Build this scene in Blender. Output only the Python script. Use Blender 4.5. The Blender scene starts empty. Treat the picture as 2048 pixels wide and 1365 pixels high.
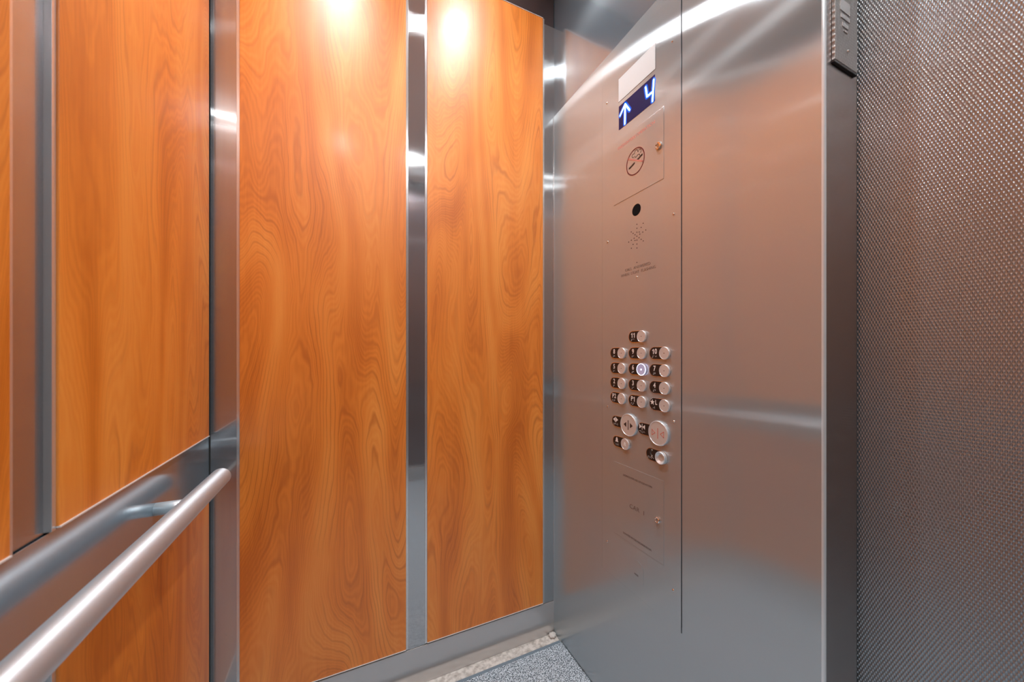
import bpy, bmesh, math, random
from mathutils import Vector, Matrix
random.seed(7)
C = bpy.context.scene.collection
sc = bpy.context.scene
PI = math.pi

# ------------------------------------------------------------------ key dimensions (metres)
H = 1.158            # camera height above the floor
XL, XR = -0.342, 0.777        # back wall of the cab (left in the photo) and front return (right)
YF, YN = 1.26, -0.76          # side wall in view and the one behind the camera
ZC = H + 1.55                 # ceiling
ZP = H + 0.975                # head of the door opening
YJ = 0.342                    # edge of the front return at the door opening

# ------------------------------------------------------------------ camera
cam = bpy.data.cameras.new('camera'); cam_o = bpy.data.objects.new('camera', cam); C.objects.link(cam_o)
cam.sensor_width = 36.0; cam.lens = 712 / 2048 * 36
cam.shift_y = 23.5 / 2048
cam_o.location = (0, 0, H)
cam_o.rotation_euler = (PI / 2, 0, -math.atan(331 / 712))
cam.clip_start = 0.01
cam.dof.use_dof = True; cam.dof.focus_distance = 1.15; cam.dof.aperture_fstop = 4.0
sc.camera = cam_o

# ------------------------------------------------------------------ world, exposure
w = bpy.data.worlds.new('world'); sc.world = w; w.use_nodes = True
w.node_tree.nodes['Background'].inputs[0].default_value = (0.05, 0.05, 0.05, 1)
w.node_tree.nodes['Background'].inputs[1].default_value = 0.3
sc.view_settings.view_transform = 'Standard'; sc.view_settings.look = 'None'
sc.view_settings.gamma = 1; sc.view_settings.use_curve_mapping = False
sc.view_settings.exposure = 0.2
LAMP_POWER = 250.0     # emission strength of each downlight lens
SPOT_POWER = 32.0       # directed part of each downlight (watts)

# ------------------------------------------------------------------ materials
def mat(name):
    m = bpy.data.materials.new(name); m.use_nodes = True
    nt = m.node_tree; b = nt.nodes['Principled BSDF']
    return m, nt, b
def N(nt, t, **kw):
    n = nt.nodes.new(t)
    for k, v in kw.items(): setattr(n, k, v)
    return n
def mathn(nt, op, a, b=None, c=None):
    n = N(nt, 'ShaderNodeMath', operation=op)
    for i, v in enumerate((a, b, c)):
        if v is None: continue
        if isinstance(v, (int, float)): n.inputs[i].default_value = v
        else: nt.links.new(v, n.inputs[i])
    return n.outputs[0]
def simple(name, col, rough=0.5, metal=0.0, emit=None, es=1.0, spec=0.5):
    m, nt, b = mat(name)
    b.inputs['Base Color'].default_value = (*col, 1); b.inputs['Roughness'].default_value = rough
    b.inputs['Metallic'].default_value = metal; b.inputs['Specular IOR Level'].default_value = spec
    if emit:
        b.inputs['Emission Color'].default_value = (*emit, 1); b.inputs['Emission Strength'].default_value = es
    return m

def steel(name, col=(0.60, 0.60, 0.60), rough=0.2, aniso=0.82, direction='vertical', wave=0.0, dimple=False, scratches=True, diffuse=0.2, sharp=0.25, sharp_rough=0.18, dcol=None):
    """brushed stainless steel: a long anisotropic lobe from the grooves (which run along `direction`),
       a tighter lobe from the smooth metal between them and a little scattered light from the fine grain"""
    m, nt, _b = mat(name); L = nt.links
    nt.nodes.remove(_b); out = nt.nodes['Material Output']
    b = N(nt, 'ShaderNodeBsdfAnisotropic'); b2 = N(nt, 'ShaderNodeBsdfAnisotropic'); df = N(nt, 'ShaderNodeBsdfDiffuse')
    m1 = N(nt, 'ShaderNodeMixShader'); m2 = N(nt, 'ShaderNodeMixShader')
    m1.inputs[0].default_value = sharp; L.new(b.outputs[0], m1.inputs[1]); L.new(b2.outputs[0], m1.inputs[2])
    m2.inputs[0].default_value = diffuse; L.new(m1.outputs[0], m2.inputs[1]); L.new(df.outputs[0], m2.inputs[2])
    L.new(m2.outputs[0], out.inputs['Surface'])
    tc = N(nt, 'ShaderNodeNewGeometry')
    mp = N(nt, 'ShaderNodeMapping'); L.new(tc.outputs['Position'], mp.inputs['Vector'])
    mp.inputs['Scale'].default_value = {'vertical': (900, 900, 8), 'y': (900, 8, 900), 'x': (8, 900, 900)}[direction]
    n1 = N(nt, 'ShaderNodeTexNoise'); n1.inputs['Scale'].default_value = 1; n1.inputs['Detail'].default_value = 3
    L.new(mp.outputs[0], n1.inputs['Vector'])
    n2 = N(nt, 'ShaderNodeTexNoise'); n2.inputs['Scale'].default_value = 5; n2.inputs['Detail'].default_value = 4
    L.new(tc.outputs['Position'], n2.inputs['Vector'])
    r = mathn(nt, 'MULTIPLY_ADD', n2.outputs['Fac'], 0.04, rough - 0.02)
    L.new(r, b.inputs['Roughness']); b2.inputs['Roughness'].default_value = sharp_rough
    mx = N(nt, 'ShaderNodeMix', data_type='RGBA')
    mx.inputs['A'].default_value = (*[c * 0.96 for c in col], 1); mx.inputs['B'].default_value = (*[min(1, c * 1.03) for c in col], 1)
    L.new(n1.outputs['Fac'], mx.inputs['Factor'])
    L.new(mx.outputs['Result'], b.inputs['Color']); L.new(mx.outputs['Result'], b2.inputs['Color'])
    df.inputs['Color'].default_value = (*(dcol or col), 1)
    b.inputs['Anisotropy'].default_value = aniso; b2.inputs['Anisotropy'].default_value = aniso * 0.4
    cv = N(nt, 'ShaderNodeCombineXYZ')
    v = {'vertical': (0, 0, 1), 'y': (0, 1, 0), 'x': (1, 0, 0)}[direction]
    for i in range(3): cv.inputs[i].default_value = v[i]
    L.new(cv.outputs[0], b.inputs['Tangent']); L.new(cv.outputs[0], b2.inputs['Tangent'])
    last = None
    if wave:
        n3 = N(nt, 'ShaderNodeTexNoise'); n3.inputs['Scale'].default_value = 2.2; n3.inputs['Detail'].default_value = 0
        L.new(tc.outputs['Position'], n3.inputs['Vector'])
        bp = N(nt, 'ShaderNodeBump'); bp.inputs['Strength'].default_value = 1; bp.inputs['Distance'].default_value = wave
        L.new(n3.outputs['Fac'], bp.inputs['Height']); last = bp
    if scratches:
        vo = N(nt, 'ShaderNodeTexVoronoi', feature='DISTANCE_TO_EDGE'); vo.inputs['Scale'].default_value = 3.1
        nn = N(nt, 'ShaderNodeTexNoise'); nn.inputs['Scale'].default_value = 2.3
        L.new(tc.outputs['Position'], nn.inputs['Vector']); L.new(nn.outputs['Color'], vo.inputs['Vector'])
        edge = mathn(nt, 'LESS_THAN', vo.outputs['Distance'], 0.0012)
        n5 = N(nt, 'ShaderNodeTexNoise'); n5.inputs['Scale'].default_value = 14; L.new(tc.outputs['Position'], n5.inputs['Vector'])
        gate = mathn(nt, 'GREATER_THAN', n5.outputs['Fac'], 0.66)
        bp = N(nt, 'ShaderNodeBump'); bp.inputs['Strength'].default_value = 0.5; bp.inputs['Distance'].default_value = 0.0004
        L.new(mathn(nt, 'MULTIPLY', edge, gate), bp.inputs['Height'])
        if last: L.new(last.outputs[0], bp.inputs['Normal'])
        last = bp
    if dimple:
        sx = N(nt, 'ShaderNodeSeparateXYZ'); L.new(tc.outputs['Position'], sx.inputs[0])
        ax = sx.outputs['Y'] if dimple == 'y' else sx.outputs['X']
        cy = mathn(nt, 'COSINE', mathn(nt, 'MULTIPLY', ax, 2 * PI / 0.0044))
        cz = mathn(nt, 'COSINE', mathn(nt, 'MULTIPLY', sx.outputs['Z'], 2 * PI / 0.0108))
        g = mathn(nt, 'MULTIPLY', cy, cz)
        g = mathn(nt, 'MULTIPLY_ADD', g, 0.5, 0.5)
        g = mathn(nt, 'POWER', g, 2.2)
        bp = N(nt, 'ShaderNodeBump'); bp.inputs['Strength'].default_value = 1.0; bp.inputs['Distance'].default_value = 0.0008
        L.new(g, bp.inputs['Height'])
        # relief light and shade put into the colour: points lighter, hollows darker
        dimple_shade = mathn(nt, 'MULTIPLY_ADD', g, 0.55, 0.62)
        vm = N(nt, 'ShaderNodeVectorMath', operation='SCALE'); vm.inputs[0].default_value = col; L.new(dimple_shade, vm.inputs['Scale'])
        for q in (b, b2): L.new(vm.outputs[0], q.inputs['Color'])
        vd = N(nt, 'ShaderNodeVectorMath', operation='SCALE'); vd.inputs[0].default_value = (dcol or col); L.new(dimple_shade, vd.inputs['Scale'])
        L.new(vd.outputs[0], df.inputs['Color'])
        if last: L.new(last.outputs[0], bp.inputs['Normal'])
        last = bp
    if last:
        for q in (b, b2, df): L.new(last.outputs[0], q.inputs['Normal'])
    return m

def wood_mat():
    m, nt, b = mat('cherry_laminate'); L = nt.links
    tc = N(nt, 'ShaderNodeTexCoord'); oi = N(nt, 'ShaderNodeObjectInfo')
    off = N(nt, 'ShaderNodeCombineXYZ')
    L.new(mathn(nt, 'MULTIPLY', oi.outputs['Random'], 37.0), off.inputs[0])
    L.new(mathn(nt, 'MULTIPLY', oi.outputs['Random'], 53.0), off.inputs[1])
    L.new(mathn(nt, 'MULTIPLY', oi.outputs['Random'], 91.0), off.inputs[2])
    def stretched(sx, sz, noff=1.0):
        mp = N(nt, 'ShaderNodeMapping', vector_type='POINT'); mp.inputs['Scale'].default_value = (sx, sx, sz)
        L.new(tc.outputs['Object'], mp.inputs['Vector'])
        ad = N(nt, 'ShaderNodeVectorMath', operation='ADD'); L.new(mp.outputs[0], ad.inputs[0]); L.new(off.outputs[0], ad.inputs[1])
        return ad.outputs[0]
    # figure field whose contour lines are the growth rings
    f1 = N(nt, 'ShaderNodeTexNoise'); f1.inputs['Scale'].default_value = 1; f1.inputs['Detail'].default_value = 1.4; f1.inputs['Roughness'].default_value = 0.45
    f1.inputs['Distortion'].default_value = 0.25
    L.new(stretched(5.0, 0.85), f1.inputs['Vector'])
    wob = N(nt, 'ShaderNodeTexNoise'); wob.inputs['Scale'].default_value = 1; wob.inputs['Detail'].default_value = 2
    L.new(stretched(22, 7), wob.inputs['Vector'])
    field = mathn(nt, 'MULTIPLY_ADD', wob.outputs['Fac'], 0.035, f1.outputs['Fac'])
    sp = N(nt, 'ShaderNodeSeparateXYZ'); L.new(tc.outputs['Object'], sp.inputs[0])
    across = mathn(nt, 'ADD', sp.outputs['X'], sp.outputs['Y'])
    field = mathn(nt, 'MULTIPLY_ADD', across, 0.45, field)
    ph = mathn(nt, 'MULTIPLY', field, 2 * PI * 40)
    s = mathn(nt, 'SINE', ph)
    ring = mathn(nt, 'POWER', mathn(nt, 'MULTIPLY_ADD', s, 0.5, 0.5), 6.0)
    # line strength comes and goes
    fine = mathn(nt, 'SINE', mathn(nt, 'MULTIPLY', field, 2 * PI * 118))
    g = N(nt, 'ShaderNodeTexNoise'); g.inputs['Scale'].default_value = 1; g.inputs['Detail'].default_value = 2
    L.new(stretched(9, 3), g.inputs['Vector'])
    gr = N(nt, 'ShaderNodeMapRange'); gr.inputs['From Min'].default_value = 0.38; gr.inputs['From Max'].default_value = 0.66
    L.new(g.outputs['Fac'], gr.inputs['Value'])
    ring = mathn(nt, 'MULTIPLY', ring, gr.outputs[0])
    # broad colour bands following the figure
    s2 = mathn(nt, 'SINE', mathn(nt, 'MULTIPLY', field, 2 * PI * 5.0))
    n6 = N(nt, 'ShaderNodeTexNoise'); n6.inputs['Scale'].default_value = 1; n6.inputs['Detail'].default_value = 3
    L.new(stretched(11, 1.6), n6.inputs['Vector'])
    broad = mathn(nt, 'MULTIPLY_ADD', s2, 0.16, mathn(nt, 'MULTIPLY_ADD', n6.outputs['Fac'], 1.1, -0.05))
    fib = N(nt, 'ShaderNodeTexNoise'); fib.inputs['Scale'].default_value = 1; fib.inputs['Detail'].default_value = 3
    L.new(stretched(260, 9), fib.inputs['Vector'])
    broad = mathn(nt, 'MULTIPLY_ADD', fib.outputs['Fac'], 0.30, mathn(nt, 'SUBTRACT', broad, 0.15))
    broad = mathn(nt, 'MULTIPLY_ADD', fine, 0.07, broad)
    rp = N(nt, 'ShaderNodeValToRGB'); L.new(broad, rp.inputs[0])
    e = rp.color_ramp.elements
    e[0].position = 0.1; e[0].color = (0.60, 0.145, 0.006, 1)
    e[1].position = 0.95; e[1].color = (0.90, 0.335, 0.055, 1)
    e2 = e.new(0.5); e2.color = (0.80, 0.235, 0.022, 1)
    mx = N(nt, 'ShaderNodeMix', data_type='RGBA'); L.new(rp.outputs[0], mx.inputs['A'])
    mx.inputs['B'].default_value = (0.46, 0.095, 0.003, 1)
    L.new(mathn(nt, 'MULTIPLY', ring, 0.52), mx.inputs['Factor'])
    L.new(mx.outputs['Result'], b.inputs['Base Color'])
    b.inputs['Roughness'].default_value = 0.41
    b.inputs['Specular IOR Level'].default_value = 0.8
    b.inputs['Coat Weight'].default_value = 0.12; b.inputs['Coat Roughness'].default_value = 0.16
    # orange-peel of the laminate
    n7 = N(nt, 'ShaderNodeTexNoise'); n7.inputs['Scale'].default_value = 9; n7.inputs['Detail'].default_value = 2
    L.new(tc.outputs['Object'], n7.inputs['Vector'])
    bp = N(nt, 'ShaderNodeBump'); bp.inputs['Strength'].default_value = 1; bp.inputs['Distance'].default_value = 0.0006
    L.new(n7.outputs['Fac'], bp.inputs['Height']); L.new(bp.outputs[0], b.inputs['Normal'])
    return m

def carpet_mat():
    m, nt, b = mat('carpet'); L = nt.links
    tc = N(nt, 'ShaderNodeNewGeometry')
    n = N(nt, 'ShaderNodeTexNoise'); n.inputs['Scale'].default_value = 260; n.inputs['Detail'].default_value = 2
    L.new(tc.outputs['Position'], n.inputs['Vector'])
    rp = N(nt, 'ShaderNodeValToRGB'); L.new(n.outputs['Fac'], rp.inputs[0])
    e = rp.color_ramp.elements
    e[0].position = 0.40; e[0].color = (0.07, 0.10, 0.13, 1); e[1].position = 0.58; e[1].color = (0.62, 0.72, 0.80, 1)
    L.new(rp.outputs[0], b.inputs['Base Color']); b.inputs['Roughness'].default_value = 0.95
    bp = N(nt, 'ShaderNodeBump'); bp.inputs['Strength'].default_value = 1; bp.inputs['Distance'].default_value = 0.003
    L.new(n.outputs['Fac'], bp.inputs['Height']); L.new(bp.outputs[0], b.inputs['Normal'])
    return m
def dirty_floor_mat():
    m, nt, b = mat('worn_subfloor'); L = nt.links
    tc = N(nt, 'ShaderNodeNewGeometry')
    n = N(nt, 'ShaderNodeTexNoise'); n.inputs['Scale'].default_value = 60; n.inputs['Detail'].default_value = 6
    L.new(tc.outputs['Position'], n.inputs['Vector'])
    rp = N(nt, 'ShaderNodeValToRGB'); L.new(n.outputs['Fac'], rp.inputs[0])
    e = rp.color_ramp.elements
    e[0].position = 0.3; e[0].color = (0.34, 0.31, 0.28, 1); e[1].position = 0.6; e[1].color = (0.68, 0.65, 0.61, 1)
    L.new(rp.outputs[0], b.inputs['Base Color']); b.inputs['Roughness'].default_value = 0.6
    bp = N(nt, 'ShaderNodeBump'); bp.inputs['Strength'].default_value = 1; bp.inputs['Distance'].default_value = 0.002
    L.new(n.outputs['Fac'], bp.inputs['Height']); L.new(bp.outputs[0], b.inputs['Normal'])
    return m

M = {}
M['steel_v'] = steel('brushed_steel_vertical', diffuse=0.3, col=(0.64, 0.63, 0.62))
M['steel_return'] = steel('brushed_steel_return', rough=0.16, aniso=0.87, wave=0.0015, diffuse=0.32, sharp=0.22, sharp_rough=0.11, col=(0.535, 0.555, 0.565), dcol=(0.42, 0.545, 0.605))
M['steel_stile'] = steel('brushed_steel_stile', rough=0.125, aniso=0.88, diffuse=0.06, sharp=0.35, sharp_rough=0.07, col=(0.57, 0.575, 0.58), dcol=(0.45, 0.58, 0.68))
M['steel_band'] = steel('brushed_steel_band', rough=0.18, aniso=0.4, diffuse=0.14, sharp=0.6, sharp_rough=0.15, col=(0.54, 0.59, 0.62), dcol=(0.45, 0.58, 0.68))
M['steel_fold'] = steel('fold_highlight', col=(0.74, 0.78, 0.80), dcol=(0.72, 0.84, 0.90), rough=0.35, aniso=0.5, diffuse=0.5, scratches=False)  # highlight along the fold, put into a lighter, more diffuse steel
M['edge_bright'] = simple('bright_edge', (0.86, 0.85, 0.83), 0.35, metal=0.35)
M['steel_trim'] = steel('bright_trim', col=(0.75, 0.75, 0.75), rough=0.2, aniso=0.3, scratches=False)
M['steel_transom'] = steel('brushed_steel_transom', col=(0.43, 0.46, 0.48), rough=0.2, aniso=0.7, wave=0.006, diffuse=0.15, dcol=(0.35, 0.5, 0.62), sharp=0.6, sharp_rough=0.12)
M['dark_steel'] = steel('dark_steel', col=(0.14, 0.115, 0.12), rough=0.3, aniso=0.3)
M['near_panel'] = steel('bronze_panel', col=(0.16, 0.115, 0.115), rough=0.4, aniso=0.3)
M['ceiling'] = simple('white_ceiling', (0.80, 0.81, 0.81), 0.5)
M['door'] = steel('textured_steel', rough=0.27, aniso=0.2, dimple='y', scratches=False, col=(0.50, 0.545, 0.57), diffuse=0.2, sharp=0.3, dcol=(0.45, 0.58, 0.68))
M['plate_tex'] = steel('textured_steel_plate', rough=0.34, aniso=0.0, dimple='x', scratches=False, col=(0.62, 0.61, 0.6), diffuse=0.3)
M['rail'] = steel('satin_rail', rough=0.49, aniso=-0.5, direction='y', col=(0.76, 0.84, 0.90), scratches=False, diffuse=0.15, dcol=(0.66, 0.79, 0.88), sharp=0.25, sharp_rough=0.34)
M['button'] = steel('button_steel', rough=0.3, aniso=0.0, col=(0.78, 0.84, 0.88), scratches=False, diffuse=0.42, dcol=(0.66, 0.80, 0.88))
M['steel_jamb'] = steel('jamb_steel', col=(0.50, 0.47, 0.46), diffuse=0.04)
M['polished'] = simple('polished_steel', (0.85, 0.83, 0.8), 0.12, 1.0)
M['wood'] = wood_mat()
M['black'] = simple('black_plastic', (0.012, 0.011, 0.012), 0.35)
M['void'] = simple('dark_gap', (0.006, 0.005, 0.005), 0.9, spec=0.1)
M['white_ink'] = simple('white_mark', (0.75, 0.74, 0.72), 0.5)
M['engraved'] = simple('engraved_fill', (0.035, 0.022, 0.018), 0.6)
M['red_engraved'] = simple('red_fill', (0.52, 0.20, 0.17), 0.45)
M['carpet'] = carpet_mat()
M['subfloor'] = dirty_floor_mat()
M['binding'] = simple('carpet_binding', (0.16, 0.22, 0.27), 0.55)
M['sealant'] = simple('sealant', (0.62, 0.60, 0.57), 0.5)
M['plate_white'] = simple('white_lens', (0.58, 0.66, 0.70), 0.35)
M['screen'] = simple('screen', (0.010, 0.007, 0.025), 0.25, emit=(0.02, 0.02, 0.10), es=0.5, spec=0.08)
M['led_white'] = simple('lit_segment', (0.6, 0.8, 1), 0.4, emit=(0.72, 0.90, 1.0), es=5.0)
M['halo_blue'] = simple('lit_segment_halo', (0.0, 0.1, 0.8), 0.4, emit=(0.0, 0.10, 1.0), es=2.5)  # bloom round the lit segments, painted as wider glowing strokes
M['halo_dim'] = simple('outer_halo', (0.0, 0.03, 0.3), 0.4, emit=(0.0, 0.05, 0.42), es=0.6)
M['led_ring'] = simple('lit_button', (0.7, 0.75, 1), 0.4, emit=(0.75, 0.78, 1.0), es=2.2)
M['lamp'] = simple('lamp_lens', (1, 1, 1), 0.5, emit=(0.93, 0.975, 1.0), es=LAMP_POWER * 0.72)
M['lamp_rear'] = simple('lamp_lens_rear', (1, 1, 1), 0.5, emit=(0.93, 0.975, 1.0), es=LAMP_POWER * 1.2)

# ------------------------------------------------------------------ mesh helpers
def obj(name, bm, m, parent=None, smooth=False, label=None):
    me = bpy.data.meshes.new(name); bm.normal_update(); bm.to_mesh(me); bm.free()
    if smooth:
        for p in me.polygons: p.use_smooth = True
    me.materials.append(m)
    o = bpy.data.objects.new(name, me); C.objects.link(o)
    if parent: o.parent = parent
    if label: o['label'] = label
    return o
def empty(name, loc=(0, 0, 0)):
    o = bpy.data.objects.new(name, None); C.objects.link(o); o.location = loc; o.empty_display_size = 0.05
    return o
def tag(o, label, cat, group=None):
    o['label'] = label; o['category'] = cat
    if group: o['group'] = group
    return o
def struct(o, label, cat):
    o['kind'] = 'structure'; o['label'] = label; o['category'] = cat
    return o
def box(bm, x0, x1, y0, y1, z0, z1, bev=0.0):
    r = bmesh.ops.create_cube(bm, size=1)
    bmesh.ops.scale(bm, vec=(abs(x1 - x0), abs(y1 - y0), abs(z1 - z0)), verts=r['verts'])
    bmesh.ops.translate(bm, vec=((x0 + x1) / 2, (y0 + y1) / 2, (z0 + z1) / 2), verts=r['verts'])
    if bev:
        es = list({e for v in r['verts'] for e in v.link_edges})
        bmesh.ops.bevel(bm, geom=es, offset=bev, segments=2, profile=0.5, affect='EDGES')
    return bm
def B(*a, **k): return box(bmesh.new(), *a, **k)
def tube(bm, p0, p1, r, n=32, rings=1, cap=True, dome=0.0):
    p0, p1 = Vector(p0), Vector(p1); d = (p1 - p0).normalized()
    a = d.orthogonal().normalized(); b = d.cross(a)
    prof = []
    if dome:
        prof += [(0.0, r - dome), (dome * 0.3, r - dome * 0.3), (dome, r)]
    else: prof += [(0.0, r)]
    Ln = (p1 - p0).length
    if dome: prof += [(Ln - dome, r), (Ln - dome * 0.3, r - dome * 0.3), (Ln, r - dome)]
    else: prof += [(Ln, r)]
    rs = []
    for t, rr in prof:
        rs.append([bm.verts.new(p0 + d * t + (a * math.cos(2 * PI * i / n) + b * math.sin(2 * PI * i / n)) * rr) for i in range(n)])
    for k in range(len(rs) - 1):
        for i in range(n): bm.faces.new((rs[k][i], rs[k][(i + 1) % n], rs[k + 1][(i + 1) % n], rs[k + 1][i]))
    if cap:
        bm.faces.new(rs[0][::-1]); bm.faces.new(rs[-1])
    bmesh.ops.recalc_face_normals(bm, faces=bm.faces)
    return bm
def lathe(bm, cx, cy, prof, n=40):
    """profile (radius, height) turned about local z through (cx, cy)"""
    rs = []
    for r, z in prof:
        if r < 1e-6: rs.append([bm.verts.new((cx, cy, z))])
        else: rs.append([bm.verts.new((cx + r * math.cos(2 * PI * i / n), cy + r * math.sin(2 * PI * i / n), z)) for i in range(n)])
    for k in range(len(rs) - 1):
        A, Bb = rs[k], rs[k + 1]
        for i in range(n):
            j = (i + 1) % n
            if len(A) == 1 and len(Bb) == 1: continue
            if len(A) == 1: bm.faces.new((A[0], Bb[i], Bb[j]))
            elif len(Bb) == 1: bm.faces.new((A[i], A[j], Bb[0]))
            else: bm.faces.new((A[i], A[j], Bb[j], Bb[i]))
    bmesh.ops.recalc_face_normals(bm, faces=bm.faces)
    return bm
def prism(bm, pts, z0, z1):
    lo = [bm.verts.new((x, y, z0)) for x, y in pts]; hi = [bm.verts.new((x, y, z1)) for x, y in pts]
    n = len(pts)
    f = [bm.faces.new(lo), bm.faces.new(hi)]
    for i in range(n): f.append(bm.faces.new((lo[i], lo[(i + 1) % n], hi[(i + 1) % n], hi[i])))
    bmesh.ops.recalc_face_normals(bm, faces=f)
    return bm
def stroke(bm, pts, w, z0, z1, closed=False):
    """a polyline drawn as a raised ribbon of width w (local xy), round-capped"""
    P = [Vector(p) for p in pts]; n = len(P)
    segs = [(P[i], P[(i + 1) % n]) for i in range(n if closed else n - 1)]
    for a, b in segs:
        d = b - a
        if d.length < 1e-7: continue
        d.normalize(); q = Vector((-d.y, d.x)) * w / 2
        prism(bm, [a - q, b - q, b + q, a + q], z0, z1)
    for p in (P if closed or n > 2 else P):
        prism(bm, [(p.x + w / 2 * math.cos(2 * PI * k / 10), p.y + w / 2 * math.sin(2 * PI * k / 10)) for k in range(10)], z0, z1)
    return bm
def capsule_pts(x0, x1, r, n=14):
    pts = [(x1 + r * math.cos(a), r * math.sin(a)) for a in [-PI / 2 + PI * i / n for i in range(n + 1)]]
    pts += [(x0 - r * math.cos(a), -r * math.sin(a)) for a in [-PI / 2 + PI * i / n for i in range(n + 1)]]
    return pts
def text_mesh(name, body, size, m, parent, x, y, z, align='CENTER', extrude=0.0002, offset=0.0, sx=1.0, spacing=1.0, label=None):
    cu = bpy.data.curves.new(name, 'FONT'); cu.body = body; cu.size = size; cu.align_x = align; cu.align_y = 'CENTER'
    cu.extrude = extrude; cu.offset = offset; cu.resolution_u = 3; cu.space_character = spacing
    t = bpy.data.objects.new(name + '_curve', cu); C.objects.link(t)
    bpy.context.view_layer.update()
    me = bpy.data.meshes.new_from_object(t.evaluated_get(bpy.context.evaluated_depsgraph_get()))
    bpy.data.objects.remove(t); me.materials.clear(); me.materials.append(m)
    for v in me.vertices: v.co.x = v.co.x * sx
    o = bpy.data.objects.new(name, me); C.objects.link(o); o.parent = parent; o.location = (x, y, z)
    if label: o['label'] = label
    return o

# ================================================================== STRUCTURE
# ---- floor and ceiling
fl = obj('floor', B(XL - 0.05, 1.0, YN - 0.05, YF + 0.05, -0.05, 0.0), M['subfloor'])
struct(fl, 'worn pale grimy subfloor strip showing between steel base and carpet', 'floor')
ce = obj('ceiling', B(XL - 0.05, XR + 0.2, YN - 0.05, YF + 0.05, ZC, ZC + 0.04), M['ceiling'])
struct(ce, 'white cab ceiling above the wood panels', 'ceiling')

DEP = 0.014     # how far the wood panels stand in front of the stiles
TRIM = 0.008
def wall_with_panels(root, axis, plane, sign, spans, u0, u1, zspans, zlow, zhigh, face='wood', face_label='orange cherry wood laminate panel', pname='wood_panel', rec=0.010):
    """axis 'x' : wall plane is y=plane, u runs along x; axis 'y' : wall plane is x=plane, u runs along y.
       sign = +1 when the wall body lies on the larger side of the plane."""
    def bb(ua, ub, za, zb, d0, d1, bev=0.0):
        a, b = plane + sign * d0, plane + sign * d1
        if axis == 'x': return B(ua, ub, min(a, b), max(a, b), za, zb, bev=bev)
        return B(min(a, b), max(a, b), ua, ub, za, zb, bev=bev)
    # stiles: steel between and beside the panels
    edges = [u0] + [v for s in spans for v in s] + [u1]
    for i in range(0, len(edges), 2):
        a, b = edges[i], edges[i + 1]
        a2 = a + (TRIM if i > 0 else -rec - 0.001); b2 = b - (TRIM if i < len(edges) - 2 else -rec - 0.001)
        obj('stile', bb(a2, b2, zlow, zhigh, rec, 0.03, bev=0.0004), M['steel_stile'], root, label='brushed steel stile beside the wood panels')
    for (a, b) in spans:
        for (za, zb) in zspans:
            p = empty(pname); p.parent = root
            p['label'] = face_label
            bm = bb(a, b, za, zb, 0.0, 0.010, bev=0.0006)
            # keep the laminate's own coordinates
            o = obj('laminate_face', bm, M[face], p)
            # thin bright edging all round, in four strips
            for (ta, tb, zc, zd) in ((a - TRIM, a - 0.0003, za - 0.004, zb + 0.004), (b + 0.0003, b + TRIM, za - 0.004, zb + 0.004)):
                obj('edge_trim', bb(ta, tb, zc, zd, 0.0025, 0.016, bev=0.0004), M['steel_trim'], p)
            for (zc, zd) in ((za - 0.0022, za - 0.0002), (zb + 0.0002, zb + 0.0022)):
                obj('edge_trim', bb(a, b, zc, zd, -0.0016, 0.016), M['edge_bright'], p)
    return bb

zb0 = H - 1.019; zt = H + 1.3605
# ---- far side wall
wf = struct(empty('wall_far', (0, YF, 0)), 'far cab wall of two tall orange wood panels split by steel stiles', 'wall')
wf.location = (0, 0, 0)
bb = wall_with_panels(wf, 'x', YF, 1, [(-0.279, 0.185), (0.258, 0.7245)], XL, XR, [(zb0, zt)], zb0 - 0.02, H + 1.345, rec=0.0035)
obj('backing', B(XL, XR, YF + 0.025, YF + 0.04, 0, ZC), M['dark_steel'], wf, label='dark backing sheet')
obj('frieze', B(XL, XR, YF + 0.004, YF + 0.03, H + 1.345, ZC), M['dark_steel'], wf, label='dark steel frieze above the panels')
# ---- left wall (back of the cab) with upper and lower panels and the rail band between
wl = struct(empty('wall_left'), 'left cab wall of orange wood panels with a horizontal steel band', 'wall')
spL = [(-0.64, -0.078), (-0.0035, 0.5992), (0.6742, 1.2362)]
spL = [(-0.70, -0.048), (0.027, 0.5992), (0.6742, 1.2362)]
zband1 = H - 0.2335; zband0 = H - 0.375
wall_with_panels(wl, 'y', XL, -1, spL, YN, YF, [(zb0, zband0 - 0.006), (H - 0.2275, zt)], zb0 - 0.02, H + 1.345)
obj('backing', B(XL - 0.04, XL - 0.025, YN, YF, 0, ZC), M['dark_steel'], wl, label='dark backing sheet')
obj('rail_band', B(XL - 0.012, XL - 0.0065, YN, YF - 0.0012, zband0, zband1, bev=0.0008), M['steel_band'], wl, label='horizontal brushed steel band behind the handrail')
obj('frieze', B(XL - 0.03, XL - 0.004, YN, YF, H + 1.345, ZC), M['dark_steel'], wl, label='dark steel frieze above the panels')
# ---- wall behind the camera
wn = struct(empty('wall_near'), 'cab wall behind the viewer with two dark metal panels', 'wall')
wall_with_panels(wn, 'x', YN, -1, [(-0.279, 0.185), (0.258, 0.7245)], XL, XR, [(zb0, zt)], zb0 - 0.02, H + 1.345, 'near_panel', 'dark bronze-brown metal panel', 'metal_panel')
obj('backing', B(XL, XR, YN - 0.04, YN - 0.025, 0, ZC), M['dark_steel'], wn)
obj('frieze', B(XL, XR, YN - 0.03, YN - 0.004, H + 1.345, ZC), M['dark_steel'], wn)
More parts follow.
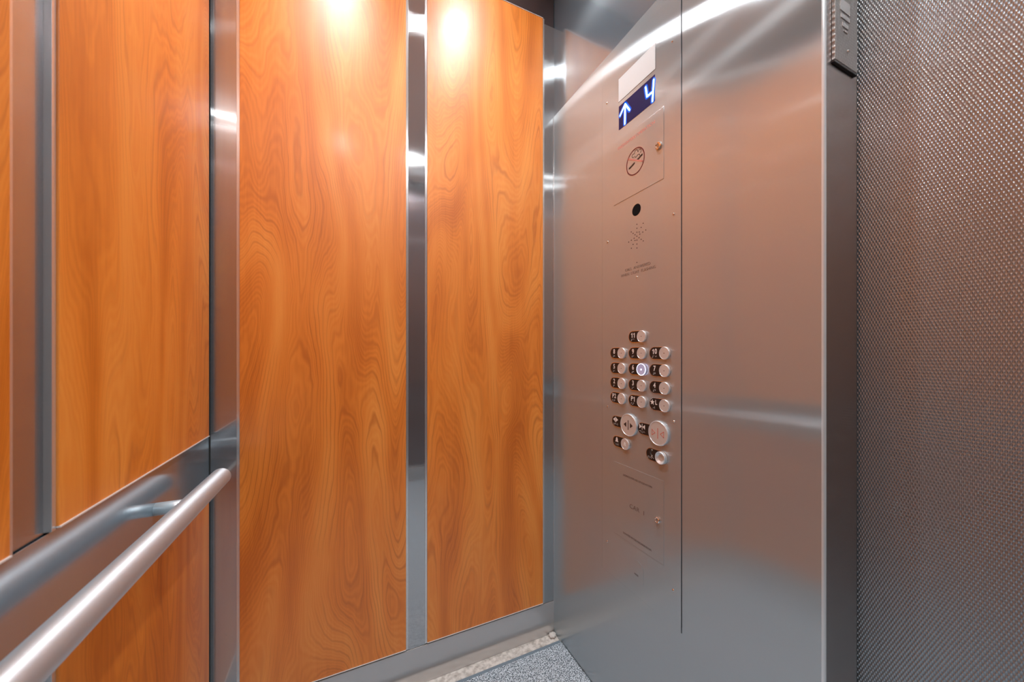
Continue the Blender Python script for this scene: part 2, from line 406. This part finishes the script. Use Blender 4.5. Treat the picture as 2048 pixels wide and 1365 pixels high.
# ---- bases
for nm, bm, lb in (
    ('baseboard_far', B(XL, XR - 0.001, YF + 0.001, YF + 0.02, 0.0, H - 1.026, bev=0.0015), 'brushed steel base under the far wood panels'),
    ('baseboard_left', B(XL - 0.02, XL - 0.001, YN, YF, 0.0, H - 1.026, bev=0.0015), 'brushed steel base under the left wall panels'),
    ('baseboard_near', B(XL, XR, YN - 0.02, YN - 0.001, 0.0, H - 1.026, bev=0.0015), 'brushed steel base on the wall behind the viewer')):
    struct(obj(nm, bm, M['steel_v']), lb, 'baseboard')
bm = bmesh.new()
bmesh.ops.create_uvsphere(bm, u_segments=16, v_segments=10, radius=0.016)
for v in bm.verts:
    k = 1 + 0.18 * math.sin(9 * v.co.x * 60 + v.co.y * 300)
    v.co = Vector((v.co.x * k, v.co.y * 0.9 * k, v.co.z * 0.45))
bmesh.ops.translate(bm, vec=(XR - 0.016, YF - 0.014, 0.0065), verts=bm.verts)
tag(obj('sealant_bead', bm, M['sealant'], smooth=True), 'small whitish sealant blob in the floor corner below the control panel', 'sealant')

# ---- front return (right wall): sheet with an opening for the control panel, folded round into the door jamb
wr = struct(empty('wall_right'), 'right brushed steel front return wall holding the control panel', 'wall')
PY0, PY1 = 0.6445, 0.9530       # control panel cover, far and near edges
PZ0, PZ1 = H - 0.7186, H + 0.940
oy0, oy1, oz0, oz1 = PY0 - 0.0034, PY1 + 0.0004, PZ0 - 0.0002, PZ1 + 0.0002
R_ = 0.005
bm = bmesh.new()
def quad(*p): return bm.faces.new([bm.verts.new(q) for q in p])
A = [(XR, YJ + R_, 0), (XR, YF + 0.012, 0), (XR, YF + 0.012, ZP), (XR, YJ + R_, ZP)]
I = [(XR, oy0, oz0), (XR, oy1, oz0), (XR, oy1, oz1), (XR, oy0, oz1)]
for k in range(4): quad(A[k], A[(k + 1) % 4], I[(k + 1) % 4], I[k])
for k in range(4):
    a, b = I[k], I[(k + 1) % 4]
    quad(a, b, (XR + 0.02, b[1], b[2]), (XR + 0.02, a[1], a[2]))
arc = [(XR + R_ - R_ * math.cos(t), YJ + R_ - R_ * math.sin(t)) for t in [PI / 2 * i / 10 for i in range(11)]]
arc.append((0.891, YJ)); arc.append((0.891, YJ + 0.02))
quad((XR, YJ, ZP), (XR, YF, ZP), (XR + 0.03, YF, ZP), (XR + 0.03, YJ, ZP))
bmesh.ops.remove_doubles(bm, verts=bm.verts, dist=1e-5)
bmesh.ops.recalc_face_normals(bm, faces=bm.faces)
obj('return_panel', bm, M['steel_return'], wr, label='brushed steel return sheet folded round to the door jamb')
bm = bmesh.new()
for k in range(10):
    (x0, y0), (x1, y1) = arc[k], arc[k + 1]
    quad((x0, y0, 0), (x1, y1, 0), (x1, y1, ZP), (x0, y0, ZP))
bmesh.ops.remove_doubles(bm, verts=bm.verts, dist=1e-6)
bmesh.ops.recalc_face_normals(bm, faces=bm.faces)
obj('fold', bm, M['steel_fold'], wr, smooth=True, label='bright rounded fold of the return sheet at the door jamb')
bm = bmesh.new()
for k in range(10, len(arc) - 1):
    (x0, y0), (x1, y1) = arc[k], arc[k + 1]
    quad((x0, y0, 0), (x1, y1, 0), (x1, y1, ZP), (x0, y0, ZP))
bmesh.ops.remove_doubles(bm, verts=bm.verts, dist=1e-6); bmesh.ops.recalc_face_normals(bm, faces=bm.faces)
obj('door_jamb', bm, M['steel_jamb'], wr, label='dark smooth steel jamb face beside the textured door')
obj('corner_bead', B(XR - 0.0012, XR + 0.002, YF - 0.0005, YF + 0.002, 0.001, ZP - 0.001, bev=0.0003), M['steel_trim'], wr, label='thin bright line down the cab corner')
obj('cavity', B(XR + 0.018, XR + 0.03, PY0 - 0.02, PY1 + 0.02, PZ0 - 0.02, PZ1 + 0.02), M['void'], wr, label='dark gap beside the control panel cover')
obj('return_panel', B(XR, XR + 0.11, YN, -0.56, 0, ZP, bev=0.003), M['steel_return'], wr)
# transom above the door opening: a thin, slightly warped sheet
bm = bmesh.new(); nu, nv = 90, 30
vs = []
for j in range(nv + 1):
    row = []
    for i in range(nu + 1):
        y = YN + (YF + 0.012 - YN) * i / nu; z = ZP + 0.001 + (ZC - ZP - 0.001) * j / nv
        s = (YF - y); t = (z - ZP)
        wv = 0.0012 * math.sin(PI * t / (ZC - ZP)) * math.cos(s * 9.0)
        row.append(bm.verts.new((XR + 0.004 - wv, y, z)))
    vs.append(row)
for j in range(nv):
    for i in range(nu):
        f = bm.faces.new((vs[j][i], vs[j][i + 1], vs[j + 1][i + 1], vs[j + 1][i])); f.smooth = True
tr = obj('trim_1', bm, M['steel_transom'])
struct(tr, 'warped brushed steel transom above the control panel and door', 'transom')

# ---- door: textured steel panels in the opening, sliding behind the jamb
dr = struct(empty('door_1'), 'elevator door of dimple-textured steel beside the smooth jamb', 'door')
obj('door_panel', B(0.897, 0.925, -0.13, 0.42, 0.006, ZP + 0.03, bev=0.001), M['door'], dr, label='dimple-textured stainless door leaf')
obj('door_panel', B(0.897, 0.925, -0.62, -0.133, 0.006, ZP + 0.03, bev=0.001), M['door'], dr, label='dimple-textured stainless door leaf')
struct(obj('trim_2', B(0.87, 0.93, -0.6, 0.42, -0.02, 0.004), M['steel_v']), 'metal door sill', 'sill')
struct(obj('trim_3', B(0.778, 0.93, -0.6, YJ + 0.0, ZP, ZP + 0.03), M['steel_v']), 'steel underside of the door head', 'trim')

# ================================================================== THINGS
# ---- carpet
bm = B(XL + 0.002, XR - 0.002, YN + 0.01, 1.200, 0.0005, 0.007)
cp = obj('carpet', bm, M['carpet'])
tag(cp, 'blue-grey speckled carpet mat on the cab floor', 'carpet')
obj('edge_binding', B(XL + 0.002, XR - 0.004, 1.2003, 1.212, 0.0005, 0.0078, bev=0.0015), M['binding'], cp, label='smooth grey-blue edge binding')

# ---- handrail
RX, RZ, RR = -0.2900, H - 0.3155, 0.0213
hr = tag(empty('handrail', (RX, 0.3, RZ)), 'round satin steel handrail standing off the left wall band', 'handrail')
def lp(o, root): o.matrix_parent_inverse = root.matrix_basis.inverted(); return o
lp(obj('rail_tube', tube(bmesh.new(), (RX, -0.55, RZ), (RX, 1.137, RZ), RR, n=64, dome=0.003), M['rail'], hr, smooth=True), hr)
bx = XL - 0.0065
for yb in (0.952, 0.23, -0.48):
    b_ = lp(obj('bracket', tube(bmesh.new(), (bx, yb, RZ - 0.000), (RX, yb, RZ - 0.000), 0.0125, n=36), M['button'], hr, smooth=True), hr)

# ---- ceiling downlights
for k, (lx, ly) in enumerate(((-0.03, 0.89), (0.465, 0.89), (-0.03, -0.39), (0.465, -0.39))):
    d = tag(empty('downlight', (lx, ly, ZC)), 'round recessed ceiling downlight %s, %s' % ('above the far wood panels' if ly > 0 else 'behind the viewer', 'nearer the handrail' if lx < 0.2 else 'nearer the control panel'), 'ceiling light', 'recessed downlights in the cab ceiling')
    obj('lamp_lens', lathe(bmesh.new(), 0, 0, [(0, -0.002), (0.045, -0.002), (0.045, -0.0005), (0, -0.0005)], 32), M['lamp' if ly > 0 else 'lamp_rear'], d)
    sp_ = bpy.data.lights.new('downlight_beam', 'SPOT'); sp_.energy = SPOT_POWER; sp_.spot_size = math.radians(105); sp_.spot_blend = 1.0
    sp_.shadow_soft_size = 0.04; sp_.color = (0.96, 0.985, 1.0)
    so = bpy.data.objects.new('downlight_beam', sp_); C.objects.link(so); so.parent = d; so.location = (0, 0, -0.012)
    obj('trim_ring', lathe(bmesh.new(), 0, 0, [(0.0455, -0.0005), (0.0455, -0.004), (0.056, -0.004), (0.058, -0.0005)], 40), M['polished'], d, smooth=False)

# ---- control panel (local frame: x to the right along the wall, y up, z out of the wall)
YC = 0.7985
cpn = tag(empty('control_panel'), 'tall brushed steel elevator control panel with floor buttons and blue display', 'control panel')
cpn.matrix_world = Matrix(((0, 0, -1, XR), (-1, 0, 0, YC), (0, 1, 0, H), (0, 0, 0, 1)))
def U(y): return YC - y
bm = bmesh.new(); box(bm, U(PY1), U(PY0), -0.7186, 0.940, -0.0025, 0.0001)
obj('cover_plate', bm, M['steel_return'], cpn)
def K(f): return 1 - f / XR
# white lens and the display
obj('capacity_lens', box(bmesh.new(), U(0.8744), U(0.7275), 0.7882, 0.8603, 0.0003, 0.0009, bev=0.0002), M['plate_white'], cpn, label='blank white rectangular lens')
obj('gasket', box(bmesh.new(), U(0.8752), U(0.7267), 0.7874, 0.8611, 0.0002, 0.0005), M['engraved'], cpn)
ds = obj('display', box(bmesh.new(), U(0.8733), U(0.7292), 0.6997, 0.7737, 0.0003, 0.0008), M['screen'], cpn, label='dark blue floor display')
def pos(y, z): return (U(y), z)
arrow = [[pos(0.8450, 0.764), pos(0.8462, 0.7045)], [pos(0.8672, 0.7422), pos(0.8450, 0.764), pos(0.8262, 0.7345)]]
four = [[pos(0.7622, 0.7600), pos(0.7570, 0.7300), pos(0.7372, 0.7300)], [pos(0.7325, 0.7610), pos(0.7372, 0.7045)]]
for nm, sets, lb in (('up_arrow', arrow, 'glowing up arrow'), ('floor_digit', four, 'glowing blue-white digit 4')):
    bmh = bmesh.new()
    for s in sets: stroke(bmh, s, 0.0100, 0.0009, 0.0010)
    halo = obj(nm, bmh, M['halo_blue'], ds, label=lb)
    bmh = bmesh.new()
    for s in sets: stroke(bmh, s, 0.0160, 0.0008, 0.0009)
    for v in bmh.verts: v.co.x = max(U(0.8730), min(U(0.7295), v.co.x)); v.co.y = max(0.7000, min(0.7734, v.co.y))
    obj('painted_bloom', bmh, M['halo_dim'], ds)  # fainter outer bloom, painted as dim blue strokes
    bmw = bmesh.new()
    for s in sets: stroke(bmw, s, 0.0046, 0.0010, 0.0012)
    obj('lit_segment', bmw, M['led_white'], ds)

# firefighters' service door
sd = obj('service_door', box(bmesh.new(), U(0.8964), U(0.6983), 0.4710, 0.6657, 0.0002, 0.0011, bev=0.0003), M['steel_return'], cpn, label='flush steel service door with no smoking sign')
text_mesh('engraved_text', 'FIREFIGHTERS OPERATION', 0.0125, M['red_engraved'], sd, U(0.8025), 0.6415, 0.0011, offset=0.0001, sx=1.0, label='red engraved words FIREFIGHTERS OPERATION').location.z = 0.0011
ns = obj('no_smoking_sign', stroke(bmesh.new(), [(U(0.8025) + 0.0355 * math.cos(a), 0.5672 + 0.0375 * math.sin(a)) for a in [2 * PI * i / 48 for i in range(48)]], 0.0042, 0.0011, 0.0015, closed=True), M['red_engraved'], sd, label='red no smoking ring with a black cigarette')
bm = bmesh.new(); cx, cy = U(0.8025), 0.5672
stroke(bm, [(cx - 0.0355 * 0.80, cy + 0.0375 * 0.55), (cx + 0.0355 * 0.84, cy - 0.0375 * 0.36)], 0.0042, 0.0011, 0.0017)
bm2 = bmesh.new()
stroke(bm2, [(cx - 0.0235, cy - 0.0100), (cx - 0.004, cy - 0.0035)], 0.0056, 0.0011, 0.0014)
stroke(bm2, [(cx + 0.008, cy + 0.0005), (cx + 0.0265, cy + 0.007)], 0.0056, 0.0011, 0.0014)
smoke_pts = []
for t in range(0, 13): smoke_pts.append((cx + 0.0215 + 0.0015 * math.sin(t), cy + 0.006 + 0.0008 * t))
bm3 = bm2
def arcp(ax, ay, r, a0, a1, n=12): return [(ax + r * math.cos(math.radians(a0 + (a1 - a0) * i / n)), ay + r * math.sin(math.radians(a0 + (a1 - a0) * i / n))) for i in range(n + 1)]
sm = arcp(cx + 0.017, cy + 0.0215, 0.0062, -60, 170) + arcp(cx + 0.003, cy + 0.0265, 0.0062, 20, 200) + arcp(cx - 0.007, cy + 0.0215, 0.006, 130, 290)
stroke(bm2, sm, 0.0016, 0.0011, 0.0013)
stroke(bm2, arcp(cx + 0.0035, cy + 0.0165, 0.0052, 190, 340), 0.0016, 0.0011, 0.0013)
stroke(bm2, [(cx + 0.0085, cy + 0.015), (cx + 0.016, cy + 0.0145), (cx + 0.0185, cy + 0.009), (cx + 0.019, cy + 0.002)], 0.0016, 0.0011, 0.0015)
o = obj('sign_bar', bm, M['red_engraved'], sd); o = obj('cigarette', bm2, M['black'], sd, label='black cigarette with curling smoke')
def key_switch(u, v, z0, r=0.0102, name='key_switch', label='round chrome key lock'):
    k = obj(name, lathe(bmesh.new(), u, v, [(r, z0), (r, z0 + 0.004), (r * 0.85, z0 + 0.0055), (r * 0.66, z0 + 0.0055), (r * 0.62, z0 + 0.0035), (0, z0 + 0.0035)], 32), M['polished'], cpn, smooth=False, label=label)
    bmk = bmesh.new(); box(bmk, u - 0.0009, u + 0.0009, v - r * 0.45, v + r * 0.45, z0 + 0.0034, z0 + 0.0038)
    obj('key_slot', bmk, M['black'], k)
key_switch(U(0.7145), 0.5670, 0.0011)
key_switch(U(0.7185), -0.4600, 0.0008, r=0.0085)
# camera hole and the intercom
obj('lens_hole', lathe(bmesh.new(), U(0.7988), 0.4225, [(0.0172, 0.0004), (0.0165, 0.0006), (0, 0.0005)], 40), M['void'], cpn, label='round black hole')
bm = bmesh.new(); ux, uy = U(0.7968), 0.3440
holes = [(0, 0)]
for ring_, rr in ((1, 0.0118), (2, 0.0236), (3, 0.0345)):
    for k in range(8):
        a = 2 * PI * k / 8 + (PI / 8 if False else 0)
        holes.append((rr * math.cos(a), rr * math.sin(a)))
pat = [(0,.0352),(0,.0235),(0,.0118),(0,0),(0,-.0115),(0,-.0232),(0,-.0348),
       (-.0295,.0195),(-.0195,.0130),(-.0098,.0065),(.0118,.0095),(.0215,.0205),(.0315,.0300),
       (.0440,.0075),(.0295,.0050),(.0150,.0025),(-.0142,-.0028),(-.0290,-.0055),(-.0430,-.0080),
       (.0108,-.0070),(.0215,-.0140),(.0320,-.0210),(-.0098,-.0105),(-.0197,-.0200),(-.0290,-.0295)]
for (a, b_) in pat:
    lathe(bm, ux + a * 0.78, uy + b_, [(0.0017, 0.0004), (0, 0.0005)], 10)
obj('speaker_holes', bm, M['void'], cpn, label='star pattern of small black speaker holes')
obj('indicator_hole', lathe(bmesh.new(), ux, 0.2665, [(0.0016, 0.0004), (0, 0.0005)], 12), M['void'], cpn)
text_mesh('engraved_text', 'CALL  ANSWERED', 0.0125, M['engraved'], cpn, U(0.7958), 0.2525, 0.0003, offset=-0.0003, sx=0.98, label='engraved words CALL ANSWERED')
text_mesh('engraved_text', 'WHEN  LIGHT  FLASHING', 0.0125, M['engraved'], cpn, U(0.7952), 0.2385, 0.0003, offset=-0.0003, sx=0.96, label='engraved words WHEN LIGHT FLASHING')
obj('call_light', lathe(bmesh.new(), ux, 0.2235, [(0.0030, 0.0003), (0.0028, 0.0012), (0.0016, 0.002), (0, 0.0022)], 16), M['polished'], cpn, smooth=True)
# cover screws
for (sy, sz) in ((0.6707, 0.8188), (0.9302, 0.8207), (0.6665, 0.3630), (0.9260, 0.3637), (0.9255, -0.1770), (0.6660, -0.1800), (0.9277, -0.6195), (0.6675, -0.6224)):
    big = sz < 0.8
    r = 0.0036 if big else 0.0028
    s_ = obj('screw', lathe(bmesh.new(), U(sy), sz, [(r, 0.0003), (r * 0.95, 0.0012), (r * 0.6, 0.0022), (0, 0.0026)], 18), M['polished'], cpn, smooth=True)
    obj('screw_socket', lathe(bmesh.new(), U(sy), sz, [(0.0012, 0.0025), (0, 0.0028)], 6), M['black'], s_)

# braille cells: (row, col) dots
BR = {'1': [1], '2': [1, 2], '3': [1, 4], '4': [1, 4, 5], '5': [1, 5], '6': [1, 2, 4], '7': [1, 2, 4, 5], '8': [1, 2, 5], '9': [2, 4], '0': [2, 4, 5],
      '#': [3, 4, 5, 6], 'p': [1, 2, 3, 4], 'l': [1, 2, 3], 'o': [1, 3, 5], 'n': [1, 3, 4, 5], 'c': [1, 4], 'a': [1], 'r': [1, 2, 3, 5], 'e': [1, 5], 'm': [1, 3, 4], '*': [3, 5]}
def braille(parent, txt, u, v, z):
    bmb = bmesh.new(); p = 0.0022
    w_ = len(txt) * 2.6 * p
    for i, ch in enumerate(txt):
        for d in BR[ch]:
            col = 0 if d <= 3 else 1; row = (d - 1) % 3
            lathe(bmb, u - w_ / 2 + i * 2.6 * p + col * p + 0.4 * p, v + p - row * p, [(0.0007, z), (0.0005, z + 0.0005), (0, z + 0.0006)], 6)
    obj('braille', bmb, M['white_ink'], parent)

def floor_button(u, v, body, br, label, lit=False, off=0.0368, r=0.0170, kind='floor_button', cup=False):
    """u, v is the centre of the push cap; the black legend lies to its left"""
    root = empty(kind); root.parent = cpn; root['label'] = label
    bmf = bmesh.new(); pts = capsule_pts(-off, 0.0, r + 0.0006); prism(bmf, [(u + x, v + y) for x, y in pts], 0.0003, 0.0016)
    obj('bezel', bmf, M['polished'], root)
    bml = bmesh.new(); pts = capsule_pts(-off, 0.0, r - 0.0007); prism(bml, [(u + x, v + y) for x, y in pts], 0.0014, 0.0021)
    obj('legend_plate', bml, M['black'], root)
    if cup: prof = [(r, 0.0016), (r, 0.0090), (r - 0.0012, 0.0102), (r - 0.0022, 0.0096), (r * 0.55, 0.0050), (0, 0.0042)]
    else: prof = [(r, 0.0016), (r, 0.0052), (r - 0.0008, 0.0060), (r - 0.0016, 0.0060), (r - 0.0019, 0.0056), (0, 0.0056)]
    if lit:
        obj('push_cap', lathe(bmesh.new(), u, v, prof, 48), simple('lit_cap', (0.36, 0.38, 0.5), 0.3, 0.6, emit=(0.45, 0.48, 0.75), es=0.35), root)
        obj('lit_ring', lathe(bmesh.new(), u, v, [(r + 0.0003, 0.0054), (r + 0.0002, 0.0062), (r - 0.0010, 0.0063), (r - 0.0012, 0.0057)], 48), M['led_ring'], root, label='glowing white ring')
        obj('pilot_dot', lathe(bmesh.new(), u, v, [(0.0026, 0.0056), (0.0020, 0.0062), (0, 0.0064)], 20), M['led_ring'], root, label='glowing white centre dot')
    else:
        obj('push_cap', lathe(bmesh.new(), u, v, prof, 48), M['button'], root)
        if not cup and kind == 'floor_button':
            obj('pilot_dot', lathe(bmesh.new(), u, v, [(0.0014, 0.0056), (0.001, 0.0060), (0, 0.0061)], 12), M['engraved'], root)
    lu = u - off + 0.0012
    if body:
        adv = 0.0094; x0 = lu - adv * (len(body) - 1) / 2; vy = v + 0.0044
        for i, ch in enumerate(body):
            cx_ = x0 + adv * i
            if ch == '1':
                bm1 = bmesh.new(); prism(bm1, [(cx_ - 0.0002, vy - 0.0070), (cx_ + 0.0024, vy - 0.0070), (cx_ + 0.0024, vy + 0.0070), (cx_ + 0.0004, vy + 0.0070), (cx_ - 0.0012, vy + 0.0050), (cx_ - 0.0034, vy + 0.0040), (cx_ - 0.0034, vy + 0.0022), (cx_ - 0.0002, vy + 0.0030)], 0.0021, 0.0024)
                obj('numeral', bm1, M['white_ink'], root)
            else: text_mesh('numeral', ch, 0.0200, M['white_ink'], root, cx_, vy, 0.0021, offset=0.0004, sx=0.82)
    if br: braille(root, br, lu, v - 0.0095, 0.0021)
    return root, lu

CU = [U(0.8575), U(0.7752), U(0.6935)]
RZs = [0.0475, -0.0012, -0.0485, -0.0955, -0.1425]
grid = {(0, 1): ('11', '#11'), (1, 0): ('8', '#8'), (1, 1): ('9', '#9'), (1, 2): ('10', '#10'), (2, 0): ('5', '#5'), (2, 1): ('6', '#6'), (2, 2): ('7', '#7'),
        (3, 0): ('2', '#2'), (3, 1): ('3', '#3'), (3, 2): ('4', '#4'), (4, 0): ('P2', 'p#2'), (4, 1): ('P1', 'p#1'), (4, 2): (None, '*l')}
for (r_, c_), (t_, b_) in grid.items():
    lit = (r_, c_) == (2, 1)
    name = t_ if t_ else 'star L'
    root, lu = floor_button(CU[c_], RZs[r_], t_, b_, 'floor button %s with black legend%s' % (name, ', lit white' if lit else ''), lit)
    if not t_:
        v = RZs[r_] + 0.0045
        st = [(lu - 0.0075 + (0.0085 if k % 2 == 0 else 0.0035) * math.sin(2 * PI * k / 10), v + (0.0085 if k % 2 == 0 else 0.0035) * math.cos(2 * PI * k / 10)) for k in range(10)]
        obj('star', prism(bmesh.new(), st, 0.0021, 0.0024), M['white_ink'], root, label='white star')
        text_mesh('numeral', 'L', 0.0180, M['white_ink'], root, lu + 0.0058, v, 0.0021, offset=0.0003, sx=0.8)
# alarm and phone
root, lu = floor_button(U(0.8420), -0.2800, None, 'alrm', 'alarm button with bell legend', off=0.0400, kind='alarm_button')
def bell(u, v, s): return [(u + a * s, v + b * s) for a, b in ((-1, -0.9), (-0.62, -0.45), (-0.55, 0.35), (-0.25, 0.85), (0, 1.1), (0.25, 0.85), (0.55, 0.35), (0.62, -0.45), (1, -0.9))]
obj('bell_symbol', prism(bmesh.new(), bell(lu, -0.2745, 0.0075), 0.0021, 0.0024), M['white_ink'], root)
obj('bell_symbol', prism(bmesh.new(), bell(U(0.8420), -0.2800, 0.0055), 0.0056, 0.0059), M['white_ink'], root)
root, lu = floor_button(U(0.7040), -0.2850, None, 'pone', 'recessed phone button with handset legend', off=0.0385, kind='phone_button', cup=True)
bm = bmesh.new(); stroke(bm, arcp(lu + 0.006, -0.2805, 0.0085, 125, 235), 0.0030, 0.0021, 0.0024)
stroke(bm, [(lu + 0.0012, -0.2735), (lu + 0.003, -0.2725)], 0.0042, 0.0021, 0.0024); stroke(bm, [(lu + 0.0012, -0.2875), (lu + 0.003, -0.2885)], 0.0042, 0.0021, 0.0024)
obj('handset_symbol', bm, M['white_ink'], root)
# the two large door buttons
def door_button(y, v, label, opening, edge):
    u = U(y); root = empty('door_open_button' if opening else 'door_close_button'); root.parent = cpn; root['label'] = label
    R2 = 0.0338
    le = U(edge) + 0.0165
    bmf = bmesh.new(); prism(bmf, [(le + x, v + 0.0012 + y_) for x, y_ in capsule_pts(0, u - le - 0.02, 0.0172)], 0.0003, 0.0014); obj('bezel', bmf, M['polished'], root)
    bml = bmesh.new(); prism(bml, [(le + x, v + 0.0012 + y_) for x, y_ in capsule_pts(0, u - le - 0.02, 0.0163)], 0.0014, 0.0020); obj('legend_plate', bml, M['black'], root)
    obj('push_cap', lathe(bmesh.new(), u, v, [(R2, 0.0003), (R2, 0.0058), (R2 - 0.0010, 0.0068), (R2 - 0.0022, 0.0068), (R2 - 0.0028, 0.0060), (0, 0.0060)], 64), M['button'], root)
    def tri(cx, cy, s, d, z0, z1, bmx): prism(bmx, [(cx + d * s, cy), (cx - d * s * 0.5, cy + s * 1.05), (cx - d * s * 0.5, cy - s * 1.05)], z0, z1)
    bmx = bmesh.new(); d = -1 if opening else 1
    lc, vc = le + 0.0005, v + 0.0065
    g = 0.0052 if opening else 0.0075
    tri(lc - g, vc, 0.0062, d, 0.0020, 0.0023, bmx); tri(lc + g, vc, 0.0062, -d, 0.0020, 0.0023, bmx)
    if opening: box(bmx, lc - 0.0020, lc - 0.0009, vc - 0.0085, vc + 0.0085, 0.0020, 0.0023); box(bmx, lc + 0.0009, lc + 0.0020, vc - 0.0085, vc + 0.0085, 0.0020, 0.0023)
    else: box(bmx, lc - 0.0008, lc + 0.0008, vc - 0.0085, vc + 0.0085, 0.0020, 0.0023)
    obj('arrow_symbol', bmx, M['white_ink'], root)
    bmx = bmesh.new()
    g = 0.0115 if opening else 0.0165
    for sgn in (-1, 1):
        dd = sgn * (1 if opening else -1); c0 = u + sgn * g; s = 0.0075
        P_ = [(c0 + dd * s, v), (c0 - dd * s * 0.5, v + s * 1.05), (c0 - dd * s * 0.5, v - s * 1.05)]
        if opening: prism(bmx, P_, 0.0060, 0.0063)
        else: stroke(bmx, P_, 0.0022, 0.0060, 0.0063, closed=True)
    box(bmx, u - 0.0014, u + 0.0014, v - 0.0145, v + 0.0145, 0.0060, 0.0063)
    obj('engraved_symbol', bmx, M['engraved'] if opening else M['red_engraved'], root, label='engraved arrows and line')
    braille(root, 'open' if opening else 'cloe', le + 0.0015, v - 0.0085, 0.0020)
door_button(0.8268, -0.2185, 'large round door open button with legend', True, 0.9035)
door_button(0.7140, -0.2205, 'large round door close button with legend', False, 0.7915)
# lower service door and its texts
ld = obj('lower_service_door', box(bmesh.new(), U(0.8964), U(0.6983), -0.5740, -0.3468, 0.0002, 0.0009, bev=0.0003), M['steel_return'], cpn, label='flush steel lower service door lettered CAR 1')
text_mesh('engraved_text', 'LICENCE FOR USE OF ELEVATORS', 0.0082, M['engraved'], ld, U(0.7965), -0.3778, 0.0009, sx=0.93)
text_mesh('engraved_text', 'CAR  1', 0.0185, M['engraved'], ld, U(0.7955), -0.4628, 0.0009, offset=-0.0003, sx=1.12, label='engraved words CAR 1')
text_mesh('engraved_text', 'LOCATED IN THE MACHINE ROOM', 0.0082, M['engraved'], ld, U(0.7975), -0.5560, 0.0009, sx=0.86, label='engraved words LOCATED IN THE MACHINE ROOM')
lw = 0.0255
pts = [(-lw, -0.030), (lw, -0.030), (lw, 0.008)] + [(lw * math.cos(a), 0.008 + 0.022 * math.sin(a)) for a in [PI * i / 14 for i in range(1, 14)]] + [(-lw, 0.008)]
kc = obj('cover_tab', prism(bmesh.new(), [(U(0.7965) + x, -0.6425 + y) for x, y in pts], 0.0003, 0.0008), M['steel_return'], cpn, label='small arched steel tab')
text_mesh('tab_lettering', 'MADE', 0.0075, M['engraved'], kc, U(0.7990), -0.6565, 0.0008, sx=0.8).location.z = 0.0008

# ---- textured plate on the door jamb
PX0, PX1, pz0, pz1 = 0.7990, 0.8800, H + 0.531, H + 0.72
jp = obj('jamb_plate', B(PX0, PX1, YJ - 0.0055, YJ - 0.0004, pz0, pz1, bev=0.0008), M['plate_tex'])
tag(jp, 'dimple-textured steel plate with smooth bars on the door jamb', 'plate')
obj('underside_shade', B(PX0 - 0.001, PX1, YJ - 0.0050, YJ - 0.0004, pz0 - 0.0048, pz0 + 0.0001, bev=0.0008), M['black'], jp, label='shaded plate underside painted black')  # shade on the plate's underside, put in as a black strip
obj('screw', tube(bmesh.new(), (0.8414, YJ - 0.0085, H + 0.558), (0.8414, YJ - 0.0054, H + 0.558), 0.0028, n=18, dome=0.0012), M['polished'], jp, smooth=True)
for (x0, x1, z0, z1) in ((0.8150, 0.8500, 0.6260, 0.6480), (0.8180, 0.8500, 0.6130, 0.6215), (0.8230, 0.8440, 0.5985, 0.6070), (0.8270, 0.8420, 0.5905, 0.5945)):
    obj('raised_bar', B(x0, x1, YJ - 0.0066, YJ - 0.0050, H + z0, H + z1, bev=0.0006), M['steel_trim'], jp)
